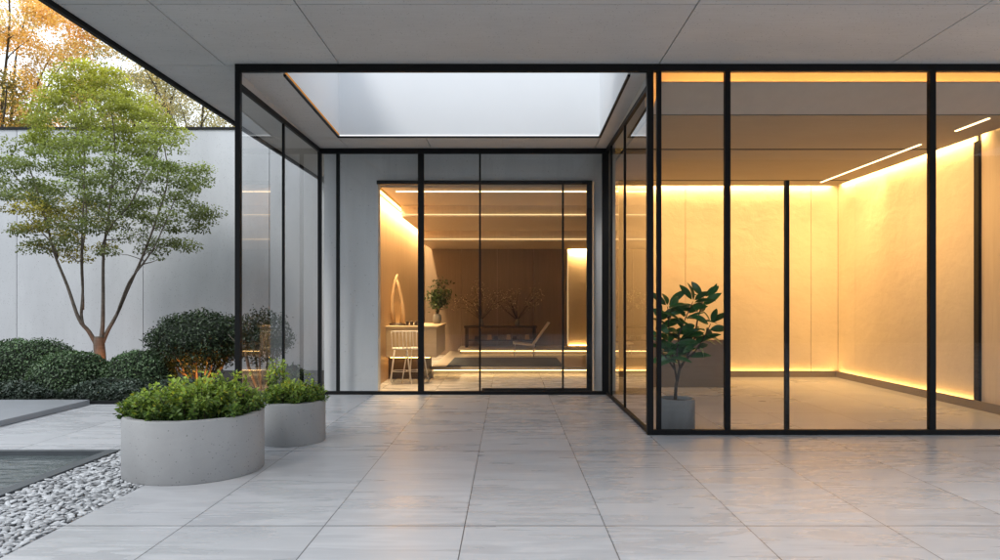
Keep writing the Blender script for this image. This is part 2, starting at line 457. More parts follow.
# ------------------------------------------------------------------ canopy
HC = 4.17
M['fdark'] = M['roof']
cp = thing('entrance_canopy', 'wide grey concrete canopy overhead with black edge and fine panel joints', 'canopy', (2, 5, HC))
xs = [-4.05, -3.2, -1.9, 1.7, 4.3, 8.5]; ys = [2.4, 5.84, 7.36]
g_ = .006
for i in range(len(xs) - 1):
    for j in range(len(ys) - 1):
        part('ceiling_panel', B(xs[i]+g_, xs[i+1]-g_, ys[j]+g_, ys[j+1]-g_, HC, HC+.03), M['canopy'], cp)
yw = [7.36, 10.6, 13.96]
for j in range(2):
    part('ceiling_panel', B(-4.05+g_, XL-.04-g_, yw[j]+g_, yw[j+1]-g_, HC, HC+.03), M['canopy'], cp)
part('roof_slab', MB().box(-4.05, 8.5, 2.4, 7.36, HC+.032, HC+.32).box(-4.05, XL-.04, 7.361, 13.96, HC+.032, HC+.32), M['dark'], cp)
part('edge_fascia', MB().box(-4.10, -4.053, 2.35, 13.96, HC-.045, HC+.34).box(-4.053, 8.5, 2.35, 2.397, HC-.045, HC+.34), M['black'], cp)

# porch soffit round the skylight
HS = 3.97
SX0, SX1, SY0, SY1 = -2.55, 1.38, 7.44, 9.80
sk = thing('skylight', 'square white skylight well open to the sky in the porch ceiling', 'skylight', (-.6, 8.6, HS))
ST = 5.75
ZF = 4.083                     # the side strips of the soffit rise from HS at the back to the beam in front
def zs(y): return HS + (ZF-HS) * max(0, (SY1-y)/(SY1-7.37))
def wedge(x0, x1, y0, y1, dz0, z1=None, dz1=None):
    za, zb = zs(y0)+dz0, zs(y1)+dz0
    ta, tb = (z1, z1) if z1 else (zs(y0)+dz1, zs(y1)+dz1)
    return [(x0,y0,za),(x1,y0,za),(x1,y1,zb),(x0,y1,zb),(x0,y0,ta),(x1,y0,ta),(x1,y1,tb),(x0,y1,tb)], [(0,3,2,1),(4,5,6,7),(0,1,5,4),(1,2,6,5),(2,3,7,6),(3,0,4,7)]
def W_(*a, **k): return MB().add(*wedge(*a, **k))
part('shaft_wall', W_(SX0-.06, SX0, SY0, SY1, .035, z1=ST), M['shaft'], sk)
part('shaft_wall', W_(SX1, SX1+.06, SY0, SY1, .035, z1=ST), M['shaft'], sk)
part('shaft_wall', B(SX0-.06, SX1+.06, SY1, SY1+.06, HS+.035, ST), M['shaft'], sk)
part('shaft_wall', B(SX0-.06, SX1+.06, SY0-.06, SY0, HC+.325, ST), M['shaft'], sk)
tr = W_(SX0-.02, SX0+.012, SY0, SY1+.012, -.004, dz1=.018)
tr.add(*wedge(SX1-.012, SX1+.02, SY0, SY1+.012, -.004, dz1=.018)).box(SX0+.012, SX1-.012, SY1-.012, SY1+.02, HS-.004, HS+.018)
part('edge_trim', tr, M['black'], sk)
part('light_strip', B(SX0+.013, SX1-.013, SY1-.008, SY1-.002, HS+.022, HS+.04), M['ledwhite'], sk)
part('light_strip', W_(SX0+.002, SX0+.01, SY0, SY1-.02, .021, dz1=.05), M['ledorange'], sk, label='amber light strip along the left edge')
sf = thing('porch_ceiling', 'grey concrete soffit framing the skylight above the glass porch', 'ceiling', (-.7, 9, HS))
for x0, x1 in ((XL-.02, SX0-.022), (SX1+.022, XR+.02)):
    part('ceiling_panel', W_(x0, x1, 7.37, SY1+.012, 0, dz1=.03), M['canopy'], sf)
    part('ceiling_panel', B(x0, x1, SY1+.022, YB+.02, HS, HS+.03), M['canopy'], sf)
bx = [SX0-.016, -1.24, -.08, SX1+.016]
for i in range(3):
    part('ceiling_panel', B(bx[i]+.005, bx[i+1]-.005, SY1+.022, YB+.02, HS, HS+.03), M['canopy'], sf)
for x in (XL, XR):
    part('side_filler', MB().add([(x-.018, 7.38, HS), (x+.018, 7.38, HS), (x+.018, SY1, HS-.001), (x-.018, SY1, HS-.001),
         (x-.018, 7.38, ZF-.003), (x+.018, 7.38, ZF-.003), (x+.018, SY1, HS-.0005), (x-.018, SY1, HS-.0005)], [(0,3,2,1),(4,5,6,7),(0,1,5,4),(1,2,6,5),(2,3,7,6),(3,0,4,7)]), M['canopy'], sf)
part('soffit_slab', MB().box(XL-.02, SX0-.065, 7.37, YB+.02, ZF+.035, HC+.32).box(SX1+.065, XR+.02, 7.37, YB+.02, ZF+.035, HC+.32)
     .box(SX0-.062, SX1+.062, SY1+.065, YB+.02, HS+.032, HC+.32), M['canopy'], sf)

# ------------------------------------------------------------------ glass walls
BL = M['black']
def pane(mb_quad, parent): return part('glass_pane', mb_quad, M['glass'], parent)
# front portal: one post and the long beam
pf = thing('portal_frame', 'black steel portal of post and long beam over the porch entrance', 'frame', (XL, YF, 0))
part('post', B(XL-.03, XL+.03, YF-.03, YF+.03, 0, 4.085), BL, pf, bev=.003)
part('beam', B(XL-.03, 6.75, YF-.03, YF+.03, 4.086, HC-.002), BL, pf, bev=.003)
def side_glass(x, mull, label):
    g = thing('glass_wall', label, 'glass wall', (x, YF, 0))
    y0, y1 = YF+.045, YB-.04
    part('top_rail', B(x-.022, x+.022, y0, y1, 3.905, HS-.003), BL, g, bev=.003)
    part('bottom_rail', B(x-.022, x+.022, y0, y1, 0.001, .05), BL, g, bev=.003)
    ys_ = [y0] + mull + [y1]
    for m_ in mull: part('mullion', B(x-.016, x+.016, m_-.014, m_+.014, .052, 3.903), BL, g)
    for a, c_ in zip(ys_[:-1], ys_[1:]):
        e = .016
        pane(MB().quad((x, a+e, .052), (x, c_-e, .052), (x, c_-e, 3.903), (x, a+e, 3.903)), g)
    return g
side_glass(XL, [8.8], 'left side glass wall of the porch between terrace and garden')
gs = side_glass(XR, [8.9, 10.05], 'right side glass wall of the porch, divided by two thin mullions')
part('corner_post', B(XR-.035, XR+.035, YF-.035, YF+.04, 0.001, 4.084), BL, gs, bev=.003)
# back glass wall with sliding leaf
gb = thing('glass_wall', 'back glass wall of the porch facing the warm lobby', 'glass wall', (-.7, YB, 0))
part('top_rail', B(XL-.03, XR+.03, YB-.03, YB+.03, 3.885, HS-.003), BL, gb, bev=.003)
part('bottom_rail', B(XL-.03, XR+.03, YB-.03, YB+.03, .001, .055), BL, gb, bev=.003)
vert = [(XL, .055), (-2.745, .05), (-1.405, .095), (-.452, .028), (XR-.03, .10)]
for x, w_ in vert:
    part('mullion', B(x-w_/2, x+w_/2, YB-.028, YB+.028, .056, 3.884), BL, gb)
for (x, w0), (x2, w2) in zip(vert[:-1], vert[1:]):
    pane(MB().quad((x+w0/2, YB, .056), (x2-w2/2, YB, .056), (x2-w2/2, YB, 3.884), (x+w0/2, YB, 3.884)), gb)
# inner sliding door
sdn = thing('sliding_door', 'tall black framed sliding door standing inside the back glass wall', 'door', (-.4, 10.66, 0))
part('top_rail', B(-2.15, 1.38, 10.63, 10.69, 3.42, 3.48), BL, sdn)
part('stile', B(1.29, 1.38, 10.63, 10.69, .001, 3.419), BL, sdn)
part('stile', B(.885, .915, 10.63, 10.69, .081, 3.419), BL, sdn, label='thin stile left of the broad one')
part('bottom_rail', B(-.43, 1.289, 10.63, 10.69, .001, .08), BL, sdn)
pane(MB().quad((-.43, 10.66, .081), (.884, 10.66, .081), (.884, 10.66, 3.419), (-.43, 10.66, 3.419)), sdn)
# front glass wall of the right room
gf = thing('glass_wall', 'wide front glass wall of the glowing right hand room', 'glass wall', (4.2, YF, 0))
fx = [(1.70, .05), (2.47, .062), (4.775, .07), (6.70, .06)]
part('bottom_rail', B(1.636, 6.75, YF-.03, YF+.03, .001, .058), BL, gf, bev=.003)
for x, w_ in fx:
    part('mullion', B(x-w_/2, x+w_/2, YF-.03, YF+.03, .059, 4.085), BL, gf, bev=.003)
for (x, w0), (x2, w2) in zip(fx[:-1], fx[1:]):
    pane(MB().quad((x+w0/2, YF, .059), (x2-w2/2, YF, .059), (x2-w2/2, YF, 4.085), (x+w0/2, YF, 4.085)), gf)
single('door_post', B(3.165, 3.205, 7.40, 7.46, 0, 2.88), BL, 'slim black floor post behind the front glass, shorter than the mullions', 'post', (3.185, 7.43, 0))

def cove_and_fill_lamp(x, y, z, sx, sy, e, tx_, ty_, col=(1, .565, .20), spread=130):  # concealed lamps boosting the cove strips, plus added wall fill lamps
    d_ = bpy.data.lights.new('cove_and_fill_lamp', 'AREA'); d_.shape = 'RECTANGLE'; d_.size = sx; d_.size_y = sy; d_.energy = e; d_.color = col; d_.spread = R(spread)
    o_ = bpy.data.objects.new('cove_and_fill_lamp', d_); COL.objects.link(o_); o_.location = (x, y, z)
    o_.rotation_euler = (math.atan2(ty_, 1), -math.atan2(tx_, 1), 0)
# ------------------------------------------------------------------ building shell
def wallobj(name, mb, mat, label, loc, cat='wall', bev=0):
    return single(name, mb, mat, label, cat, loc, bev=bev)
wallobj('entrance_wall', MB().box(XL, -2.15, 10.75, 10.95, 0, 4.49).box(-2.15, 1.42, 10.75, 10.95, 3.485, 4.49).box(1.42, XR, 10.75, 10.95, 0, 4.49),
        M['inwall'], 'smooth grey concrete wall with the lobby opening behind the back glass', (-.7, 10.85, 0))
wallobj('lobby_wall', B(XL, -2.32, 10.952, 18.4, 0, 4.49), M['oak'], 'warm wood lined wall on the left of the lobby', (-2.6, 14.5, 0))
wallobj('partition_wall', B(XR, 1.75, 10.56, 13.0, 0, 4.49), M['tan'], 'tan partition between the lobby and the right hand room', (1.68, 11.8, 0))
lb = thing('lobby_end_wall', 'dark brown panelled end wall of the lobby with pale strip at its right', 'wall', (0, 18.3, 0))
part('plaster_wall', B(-2.318, 2.9, 18.2, 18.4, 0, 4.49), M['plaster'], lb)
px_ = [-2.318, -1.3, -.3, .72, 1.66]
for a, c_ in zip(px_[:-1], px_[1:]):
    part('wood_panel', B(a+.003, c_-.003, 18.14, 18.198, .0, 3.2), M['walnut'], lb)
wallobj('lobby_side_wall', B(2.7, 2.9, 13.25, 18.198, 0, 4.49), M['plaster'], 'plaster wall on the far right of the lobby', (2.8, 15.5, 0))
# right room
wb = thing('room_wall', 'glowing plaster wall at the back of the right hand room', 'wall', (4.5, 13.1, 0))
jx = [1.6, 3.55, 5.55, 6.06, 6.6]
for a, c_ in zip(jx[:-1], jx[1:]):
    part('wall_panel', B(a+.004, c_-.004, 13.0, 13.03, 0, 4.49), M['plaster'], wb)
part('backing', B(1.6, 6.8, 13.032, 13.2, 0, 4.49), M['dark'], wb)
wr = thing('room_wall', 'long plaster wall on the right of the glowing room', 'wall', (6.7, 11, 0))
jy = [9.16, 12.35, 13.0]
for a, c_ in zip(jy[:-1], jy[1:]):
    part('wall_panel', B(6.6, 6.63, a+.004, c_-.004, 0, 4.49), M['plaster'], wr)
part('wood_panel', B(6.6, 6.63, 7.4, 9.06, 0, 4.49), M['tan'], wr)
part('dark_post', B(6.56, 6.64, 9.064, 9.156, 0, 3.74), BL, wr)
part('backing', B(6.645, 6.8, 7.37, 13.0, 0, 4.49), M['dark'], wr)
wallobj('low_cabinet', B(2.55, 3.85, 11.35, 11.75, 0, .83), M['taupe'], 'low taupe cabinet behind the potted plant in the right hand room', (3.2, 11.55, 0), 'cabinet', bev=.004)
# plinths
pl = thing('skirting', 'low dark skirting with a glowing top edge round the right hand room', 'skirting', (5, 12.9, 0))
part('skirting_board', MB().box(1.76, 6.52, 12.90, 12.915, .001, .125).box(1.76, 6.52, 12.916, 12.995, .001, .09), M['taupe'], pl)
part('skirting_board', MB().box(6.505, 6.52, 7.5, 12.899, .001, .125).box(6.521, 6.595, 7.5, 12.99, .001, .09), M['taupe'], pl)
part('light_strip', B(1.76, 6.5, 12.955, 12.985, .0905, .098), M['ledlow'], pl)
part('light_strip', B(6.555, 6.585, 9.2, 12.9, .0905, .098), M['ledlow'], pl)
# room ceiling
HR = 3.78
rc = thing('room_ceiling', 'taupe panelled ceiling of the right hand room with lit coves', 'ceiling', (4, 10, HR))
cy = [7.92, 9.75, 12.25, 12.86]
for a, c_ in zip(cy[:-1], cy[1:]):
    part('ceiling_panel', B(1.76, 6.47, a+.045, c_-.045, HR, HR+.005), M['ceil'], rc)
part('backing', B(1.76, 6.47, 7.94, 12.84, HR+.0055, HR+.05), M['dark'], rc)
part('cove_fascia', MB().add([(x_, y_, z_) for x_ in (1.76, 6.55) for (y_, z_) in ((7.54, 4.03), (7.93, HR), (7.93, HR+.02), (7.54, 4.05))], [(0,1,5,4),(1,2,6,5),(2,3,7,6),(3,0,4,7),(0,3,2,1),(4,5,6,7)]), M['fascia'], rc)
for (x_, y_, sx_, sy_, e_, tx_, ty_) in ((4.1, 12.93, 4.7, .05, 75, 0, .3), (6.535, 10.9, .05, 3.9, 65, .3, 0)):
    cove_and_fill_lamp(x_, y_, HR+.09, sx_, sy_, e_, tx_, ty_)
cove_and_fill_lamp(4.2, 11.3, HR-.02, 4.6, .05, 85, 0, .85, spread=110)      # two added fill lamps without fixtures, evening the glow on both walls
cove_and_fill_lamp(5.2, 10.6, HR-.02,   .05, 4.0, 58, .8, 0, spread=110)
part('cove_back', MB().box(1.66, 6.6, 7.86, 7.88, 3.86, 4.48).box(1.66, 6.6, 7.4, 7.86, 4.44, 4.48), M['plaster'], rc)
part('light_strip', B(1.8, 6.5, 7.66, 7.685, 4.035, 4.05), M['led'], rc)
part('light_strip', B(1.8, 6.4, 12.80, 12.835, HR+.052, HR+.075), M['ledhi'], rc)
part('light_strip', B(6.40, 6.435, 7.95, 12.76, HR+.052, HR+.075), M['ledhi'], rc)
for (y0, y1, side) in ((9.42, 12.42, 'longer'), (8.08, 8.68, 'shorter')):
    single('linear_light', B(5.965, 5.995, y0, y1, HR-.012, HR-.001), M['ledline'], side + ' slim glowing linear light in the right hand room ceiling', 'light', (5.98, (y0+y1)/2, HR-.012))
# roof
single('flat_roof', MB().box(XL, XR+.06, YB+.03, 18.4, 4.491, 4.65).box(XR+.061, 6.8, 7.37, 18.4, 4.491, 4.65), M['roof'], 'flat grey roof over the lobby and the room', 'roof', (2, 13, 4.5))

# lobby ceiling in three steps, each riser with a light strip
lc = thing('lobby_ceiling', 'stepped warm ceiling of the lobby with three light lines', 'ceiling', (0, 14.5, 3))
steps = [(10.952, 13.0, 3.42), (13.0, 15.6, 3.2), (15.6, 18.13, 2.96)]
for k, (a, c_, z) in enumerate(steps):
    cm = B(-2.14, 1.59 if k < 2 else 2.69, a+.001, c_-.001, z, z+.04)
    if k == 1: cm.box(1.591, 2.69, 13.26, c_-.001, z, z+.04)
    part('ceiling_panel', cm, M['tan'], lc)
    if k: part('riser', B(-2.14, 1.58 if k == 1 else 2.69, a, a+.02, z+.041, steps[k-1][2]+.3), M['tan'], lc)
part('light_strip', B(-1.95, 1.5, 11.3, 11.34, 3.405, 3.418), M['ledline'], lc)
part('light_strip', B(-2.1, 1.55, 12.95, 12.985, 3.225, 3.24), M['ledsoft'], lc)
part('light_strip', B(-2.1, 2.6, 15.55, 15.585, 2.985, 3.0), M['ledsoft'], lc)
part('light_strip', B(-2.29, -2.255, 11.0, 18.1, 3.44, 3.46), M['ledhi'], lc)
part('light_strip', B(1.75, 2.65, 18.145, 18.165, 3.03, 3.05), M['ledhi'], lc)
part('light_strip', B(1.7, 2.65, 18.14, 18.165, .275, .287), M['ledlow'], lc)
part('light_strip', B(1.659, 1.667, 18.165, 18.19, .3, 3.0), M['ledsoft'], lb, label='added upright light strip to brighten the plaster strip')  # strip added to spread light evenly over the plaster

cove_and_fill_lamp(-2.235, 14.5, 3.44, .05, 6.8, 430, -.2, 0, (1, .67, .34))
cove_and_fill_lamp(2.2, 18.11, 3.05, .9, .05, 150, 0, .2)
# lobby steps
def plat(name, x0, x1, y0, y1, z0, z1, label):
    g = thing(name, label, 'platform', ((x0+x1)/2, (y0+y1)/2, z0))
    part('platform_top', B(x0, x1, y0, y1, z1-.05, z1), M['steptop'], g, bev=.004)
    pb_ = part('platform_base', B(x0+.08, x1, y0+.08, y1, z0+.001, z1-.051), M['taupe'], g)
    part('light_strip', B(x0+.06, x1-.05, y0+.03, y0+.055, z1-.066, z1-.052), M['ledstep'], pb_)
plat('lobby_platform', -1.62, 2.69, 13.6, 18.13, 0, .12, 'low pale platform in the lobby under the rug, lit along its front edge')
plat('lobby_step', -1.3, 2.69, 16.9, 18.13, .12, .27, 'upper pale step under the console table, lit along its front edge')
single('rug', B(-1.3, 1.18, 13.75, 15.9, .121, .135), M['rug'], 'dark blue grey rug lying on the lobby platform', 'rug', (0, 14.8, .121))

# ------------------------------------------------------------------ lobby furniture
dk = thing('reception_desk', 'pale wood reception desk against the left lobby wall', 'desk', (-1.83, 13.1, 0))
part('desk_body', B(-2.318, -1.36, 12.35, 14.05, .44, 1.0), M['oakdesk'], dk, bev=.006)
part('desk_top', B(-2.318, -1.33, 12.32, 14.08, 1.001, 1.035), M['oakdesk'], dk, bev=.005)
part('pedestal', B(-2.318, -1.62, 12.6, 13.8, .001, .439), M['darkwood'], dk)
part('light_strip', B(-2.25, -1.5, 12.45, 12.47, .425, .438), M['ledlow'], dk)
def stool(x, y, rz, label):
    g = thing('wire_stool', label, 'stool', (x, y, 0), 'white stools at the reception desk')
    c_, s_ = math.cos(rz), math.sin(rz)
    def Q(a, b_, z): return (x + a*c_ - b_*s_, y + a*s_ + b_*c_, z)
    part('seat', MB().lathe([(0, .0), (.15, .0), (.165, .012), (.165, .022), (.15, .032), (0, .03)], x, y, .62, 24), M['white'], g, True)
    bk = MB()
    for t_ in np.linspace(-.16, .16, 6):
        bk.tube([Q(t_, .14, .64), Q(t_*1.05, .19, .80), Q(t_*1.1, .20, .95)], .006, 6)
    bk.tube([Q(t_, .20 - abs(t_)*.12, .955) for t_ in np.linspace(-.18, .18, 7)], .011, 6)
    part('backrest', bk, M['white'], g, True)
    for a in (-1, 1):
        for b_ in (-1, 1):
            part('leg', MB().tube([Q(a*.11, b_*.11, .622), Q(a*.19, b_*.18, 0)], [.011, .009], 7), M['white'], g, True)
    part('footrest', MB().tube([Q(.165*math.cos(t_), .16*math.sin(t_), .22) for t_ in np.linspace(0, 2*math.pi, 17)], .006, 6), M['white'], g, True)
stool(-1.98, 12.0, 0.2 + math.pi, 'white wire stool in front of the reception desk, nearer the left wall')
stool(-1.72, 12.05, -.25 + math.pi, 'white wire stool in front of the reception desk, nearer its open end')
# driftwood sculpture on the desk
sc_ = thing('wood_sculpture', 'tall curved driftwood sculpture standing at the wall end of the desk', 'sculpture', (-2.17, 12.75, 1.036))
a0 = Vector((-2.17, 12.75, 1.036))
arch = [a0 + Vector(p_) for p_ in ((-.07, 0, .03), (-.10, 0, .3), (-.09, 0, .6), (-.04, 0, .86), (.0, 0, 1.0))]
arch2 = [a0 + Vector(p_) for p_ in ((.10, 0, .03), (.115, 0, .25), (.08, 0, .5), (.03, 0, .74), (-.03, 0, .95))]
part('wood_limb', MB().tube(arch, [.045, .04, .035, .03, .015], 10), M['oak'], sc_, True)
part('wood_limb', MB().tube(arch2, [.055, .045, .038, .028, .014], 10), M['oak'], sc_, True)
part('base', MB().lathe([(0, 0), (.16, 0), (.16, .03), (.13, .04), (0, .04)], a0.x, a0.y, a0.z, 20, 1, .6), M['darkwood'], sc_, True)
tx = thing('desk_tray', 'small dark tray of jars on the reception desk', 'tray', (-1.88, 12.62, 1.036))
part('tray', B(-2.0, -1.72, 12.5, 12.68, 1.036, 1.05), M['darkwood'], tx)
for k, x in enumerate((-1.95, -1.87, -1.78)):
    part('jar', MB().lathe([(0, 0), (.03, 0), (.034, .02), (.03, .06), (.02, .07), (0, .07)], x, 12.59, 1.051, 14), M['darkwood'], tx, True)
# desk plant
def small_plant(x, y, z, h, r, n, label, lname, ls):
    g = thing(lname, label, 'plant', (x, y, z))
    part('vase', MB().lathe([(0, 0), (.07, 0), (.095, .08), (.085, .17), (.06, .2), (.05, .2), (.05, .17), (0, .16)], x, y, z, 24), M['pot'], g, True)
    st = MB(); cs = []
    for k in range(26):
        a = random.uniform(0, 6.28); rr = r * math.sqrt(random.random())
        e = Vector((x + rr*math.cos(a), y + rr*math.sin(a), z + .2 + (h-.2) * random.uniform(.35, 1)))
        mid = Vector((x, y, z + .17)).lerp(e, .5) + Vector((0, 0, .06))
        st.tube([(x, y, z+.165), mid, e], [.005, .004, .002], 5); cs.append(e); cs.append(mid)
    part('stems', st, M['barkdark'], g, True)
    cs = np.array([list(c_) for c_ in cs]); idx = rng.integers(0, len(cs), n)
    c = cs[idx] + rng.normal(0, .055, (n, 3)); d = rand_unit(n); nr = rand_unit(n) + np.array([0, 0, 1.2])
    col = np.array([.03, .06, .02]) * rng.uniform(.5, 1.7, (n, 1))
    leaf_part('foliage', g, c, d, nr, rng.uniform(.05, .09, n), rng.uniform(.025, .04, n), col, M['gloss'])
small_plant(-1.50, 13.75, 1.036, .92, .25, 900, 'dark bushy plant in a vase at the open end of the reception desk', 'desk_plant', 0)
# console table and vases with blossom branches
zt = .271
ct = thing('console_table', 'long dark console table before the brown lobby wall', 'table', (.1, 17.6, zt))
part('table_top', B(-1.18, .78, 17.4, 17.85, zt+.52, zt+.57), M['darkwood'], ct, bev=.004)
for x in (-1.15, .68):
    for y in (17.43, 17.75):
        part('leg', B(x, x+.07, y, y+.07, zt+.001, zt+.519), M['darkwood'], ct)
part('shelf', B(-1.07, .67, 17.5, 17.74, zt+.17, zt+.2), M['darkwood'], ct)
for k in range(9):
    x = -.9 + k * .17
    single('book_stack', MB().box(x, x+.12, 17.53, 17.70, zt+.201, zt+.201+.05).box(x+.01, x+.11, 17.54, 17.70, zt+.252, zt+.29+.02*(k % 3)),
           [M['darkwood'], M['taupe'], M['oak']][k % 3], 'small stack of books on the shelf of the dark console table', 'books', (x+.06, 17.6, zt+.201), 'books on the console shelf')
def blossom(x, y, z, spread, n, label):
    g = thing('blossom_vase', label, 'vase', (x, y, z), 'vases of blossom branches on the console')
    part('vase', MB().lathe([(0, 0), (.05, 0), (.07, .06), (.045, .15), (.03, .19), (.025, .19), (.02, .15), (0, .14)], x, y, z, 20), M['pot'], g, True)
    st = MB(); tips = []
    for k in range(17):
        a = random.uniform(-1, 1); hgt = random.uniform(.4, 1.0)
        e = Vector((x + spread*a, y + random.uniform(-.18, .15), z + .2 + hgt*(1.15 - .5*abs(a))))
        mid = Vector((x, y, z+.18)).lerp(e, .55) + Vector((random.uniform(-.08, .08), 0, .08))
        st.tube([(x, y, z+.15), mid, e], [.007, .005, .002], 5)
        for t_ in np.linspace(.35, 1, 9):
            tips.append(list(mid.lerp(e, t_) if t_ > .5 else Vector((x, y, z+.18)).lerp(mid, t_*2)))
    br = part('branches', st, M['barkdark'], g, True)
    tips = np.array(tips); idx = rng.integers(0, len(tips), n)
    c = tips[idx] + rng.normal(0, .055, (n, 3))
    col = np.array([.62, .55, .46]) * rng.uniform(.35, 1.1, (n, 1))
    leaf_part('blossoms', br, c, rand_unit(n), rand_unit(n), rng.uniform(.02, .045, n), rng.uniform(.018, .035, n), col, M['leaf'])
blossom(-.72, 17.62, zt+.571, .85, 420, 'vase of pale blossom branches at the left of the console table')
blossom(.25, 17.62, zt+.571, .85, 420, 'vase of pale blossom branches at the right of the console table')
# lounge chair
x0, y0, z0 = .62, 16.2, .121
lg = thing('lounge_chair', 'slim pale lounge chair with tilted back beside the console table', 'chair', (x0, y0, z0))
part('seat', MB().add([(x0-.5, y0-.25, z0+.33), (x0+.05, y0-.25, z0+.27), (x0+.05, y0+.25, z0+.27), (x0-.5, y0+.25, z0+.33),
     (x0-.5, y0-.25, z0+.37), (x0+.05, y0-.25, z0+.31), (x0+.05, y0+.25, z0+.31), (x0-.5, y0+.25, z0+.37)],
     [(0,3,2,1),(4,5,6,7),(0,1,5,4),(1,2,6,5),(2,3,7,6),(3,0,4,7)]), M['white'], lg, bev=.01)
part('backrest', MB().add([(x0-.01, y0-.25, z0+.32), (x0+.03, y0-.25, z0+.315), (x0+.42, y0-.25, z0+.86), (x0+.38, y0-.25, z0+.87),
     (x0-.01, y0+.25, z0+.32), (x0+.03, y0+.25, z0+.315), (x0+.42, y0+.25, z0+.86), (x0+.38, y0+.25, z0+.87)],
     [(0,1,2,3),(7,6,5,4),(0,4,5,1),(1,5,6,2),(2,6,7,3),(3,7,4,0)]), M['white'], lg, bev=.01)
for a in (-.44, .02):
    for b_ in (-.22, .22):
        part('leg', MB().tube([(x0+a, y0+b_, z0+.3), (x0+a*1.05, y0+b_, z0)], .011, 7), M['white'], lg, True)

# ------------------------------------------------------------------ garden wall
gw = thing('garden_wall', 'tall pale pitted stone garden wall with dark coping behind the tree', 'wall', (-9, 14, 0))
GX = [-18.74, -16.02, -13.3, -10.58, -7.86, -5.14, -2.42]
for a, c_ in zip(GX[:-1], GX[1:]):
    part('wall_panel', B(a+.007, min(c_, XL)-.007, 14.0, 14.06, -.3, 5.2), M['wall'], gw)
part('backing', B(-18.74, XL-.01, 14.062, 14.3, -.3, 5.195), M['dark'], gw)
part('coping', B(-18.76, XL-.01, 13.97, 14.33, 5.201, 5.25), BL, gw)

# ------------------------------------------------------------------ planters
def planter(cx, cy, rx, ry, h, rot, label, zb=0):
    t_ = .07
    g = thing('stone_planter', label, 'planter', (cx, cy, zb))
    k = t_ / rx
    prof = [(0, .0), (.985, 0), (1, .012), (1, h-.014), (.985, h), (1-k+.015, h), (1-k, h-.015), (1-k, h-.09)]
    bw_ = part('bowl', MB().lathe(prof, cx, cy, zb, 96, rx, ry, rot), M['planter'], g, True)
    part('planter_soil', MB().lathe([(0, h-.08), (1-k+.002, h-.085)], cx, cy, zb, 64, rx, ry, rot), M['soil'], bw_, True)
    md = bw_.modifiers.new('edge', 'EDGE_SPLIT'); md.split_angle = R(50)
    return g
planter(-2.80, 5.82, .585, .54, .52, 0, 'large oval speckled concrete planter on the pebble edge', 0)
planter(-2.33, 7.03, .345, .345, .44, 0, 'small round speckled concrete planter by the portal post', 0)

def planter_shrub(cx, cy, rx, ry, z, h, nst, nl, label, tall=()):
    g = thing('leafy_shrub', label, 'shrub', (cx, cy, z))
    st = MB(); cs = []; dirs = []; ht = []
    sources = []
    for k in range(nst):
        a = random.uniform(0, 6.283); q_ = math.sqrt(random.random())
        sources.append((q_*math.cos(a), q_*math.sin(a), (1 - .45*q_*q_) * random.uniform(.5, 1.15) * h))
    for tx_, ty_, th in tall: sources.append((tx_, ty_, th))
    for ux, uy, hh in sources:
        b0 = Vector((cx + ux*rx*.86, cy + uy*ry*.86, z - .06))
        e = Vector((cx + ux*rx*1.06 + random.uniform(-.03, .03), cy + uy*ry*1.06 + random.uniform(-.03, .03), z + hh))
        mid = b0.lerp(e, .55) + Vector((random.uniform(-.02, .02), random.uniform(-.02, .02), .04))
        st.tube([b0, mid, e], [.005, .004, .002], 5)
        for t_ in np.linspace(.18, 1.0, 9):
            p_ = b0.lerp(mid, t_*2) if t_ < .5 else mid.lerp(e, t_*2-1)
            cs.append(list(p_)); dirs.append([ux*.6, uy*.6, .5]); ht.append(t_ * min(1.2, hh/h))
    part('stems', st, M['barkdark'], g, True)
    cs = np.array(cs); dirs = np.array(dirs); ht = np.array(ht)
    idx = rng.integers(0, len(cs), nl)
    jit = rand_unit(nl)
    c = cs[idx] + jit * rng.uniform(.015, .05, (nl, 1))
    c[:, 2] = np.maximum(c[:, 2], z - .03)
    d = jit + dirs[idx] * .5; nr = np.array([0, 0, 1.0]) + rng.normal(0, .45, (nl, 3)) + dirs[idx]*.4
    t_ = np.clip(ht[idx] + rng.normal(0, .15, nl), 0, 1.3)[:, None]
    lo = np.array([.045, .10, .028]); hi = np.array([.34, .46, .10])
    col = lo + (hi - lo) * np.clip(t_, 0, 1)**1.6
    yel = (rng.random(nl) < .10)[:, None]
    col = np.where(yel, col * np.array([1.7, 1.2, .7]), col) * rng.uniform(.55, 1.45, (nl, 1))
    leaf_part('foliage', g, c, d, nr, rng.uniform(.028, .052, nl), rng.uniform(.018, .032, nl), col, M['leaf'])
planter_shrub(-2.80, 5.82, .56, .50, .46, .30, 190, 11500, 'bright green leafy shrub filling the large oval planter', tall=((.15, .5, .38), (-.1, .6, .38), (.5, .3, .34), (.05, .45, .36), (-.5, .5, .34), (.75, .1, .28), (-.3, .2, .36), (.3, .75, .36), (-.8, -.1, .24), (.6, .6, .34)))
planter_shrub(-2.33, 7.03, .32, .32, .38, .24, 100, 4600, 'green leafy shrub with tall yellow sprigs in the small round planter',
              tall=((-.75, .5, .46), (-.85, .3, .38), (-.6, .75, .44), (-.7, .2, .32), (-.5, .4, .40), (-.8, .6, .40), (-.9, .45, .34), (-.65, .55, .47), (-.45, .7, .33), (.3, .6, .3), (.7, .2, .27)))

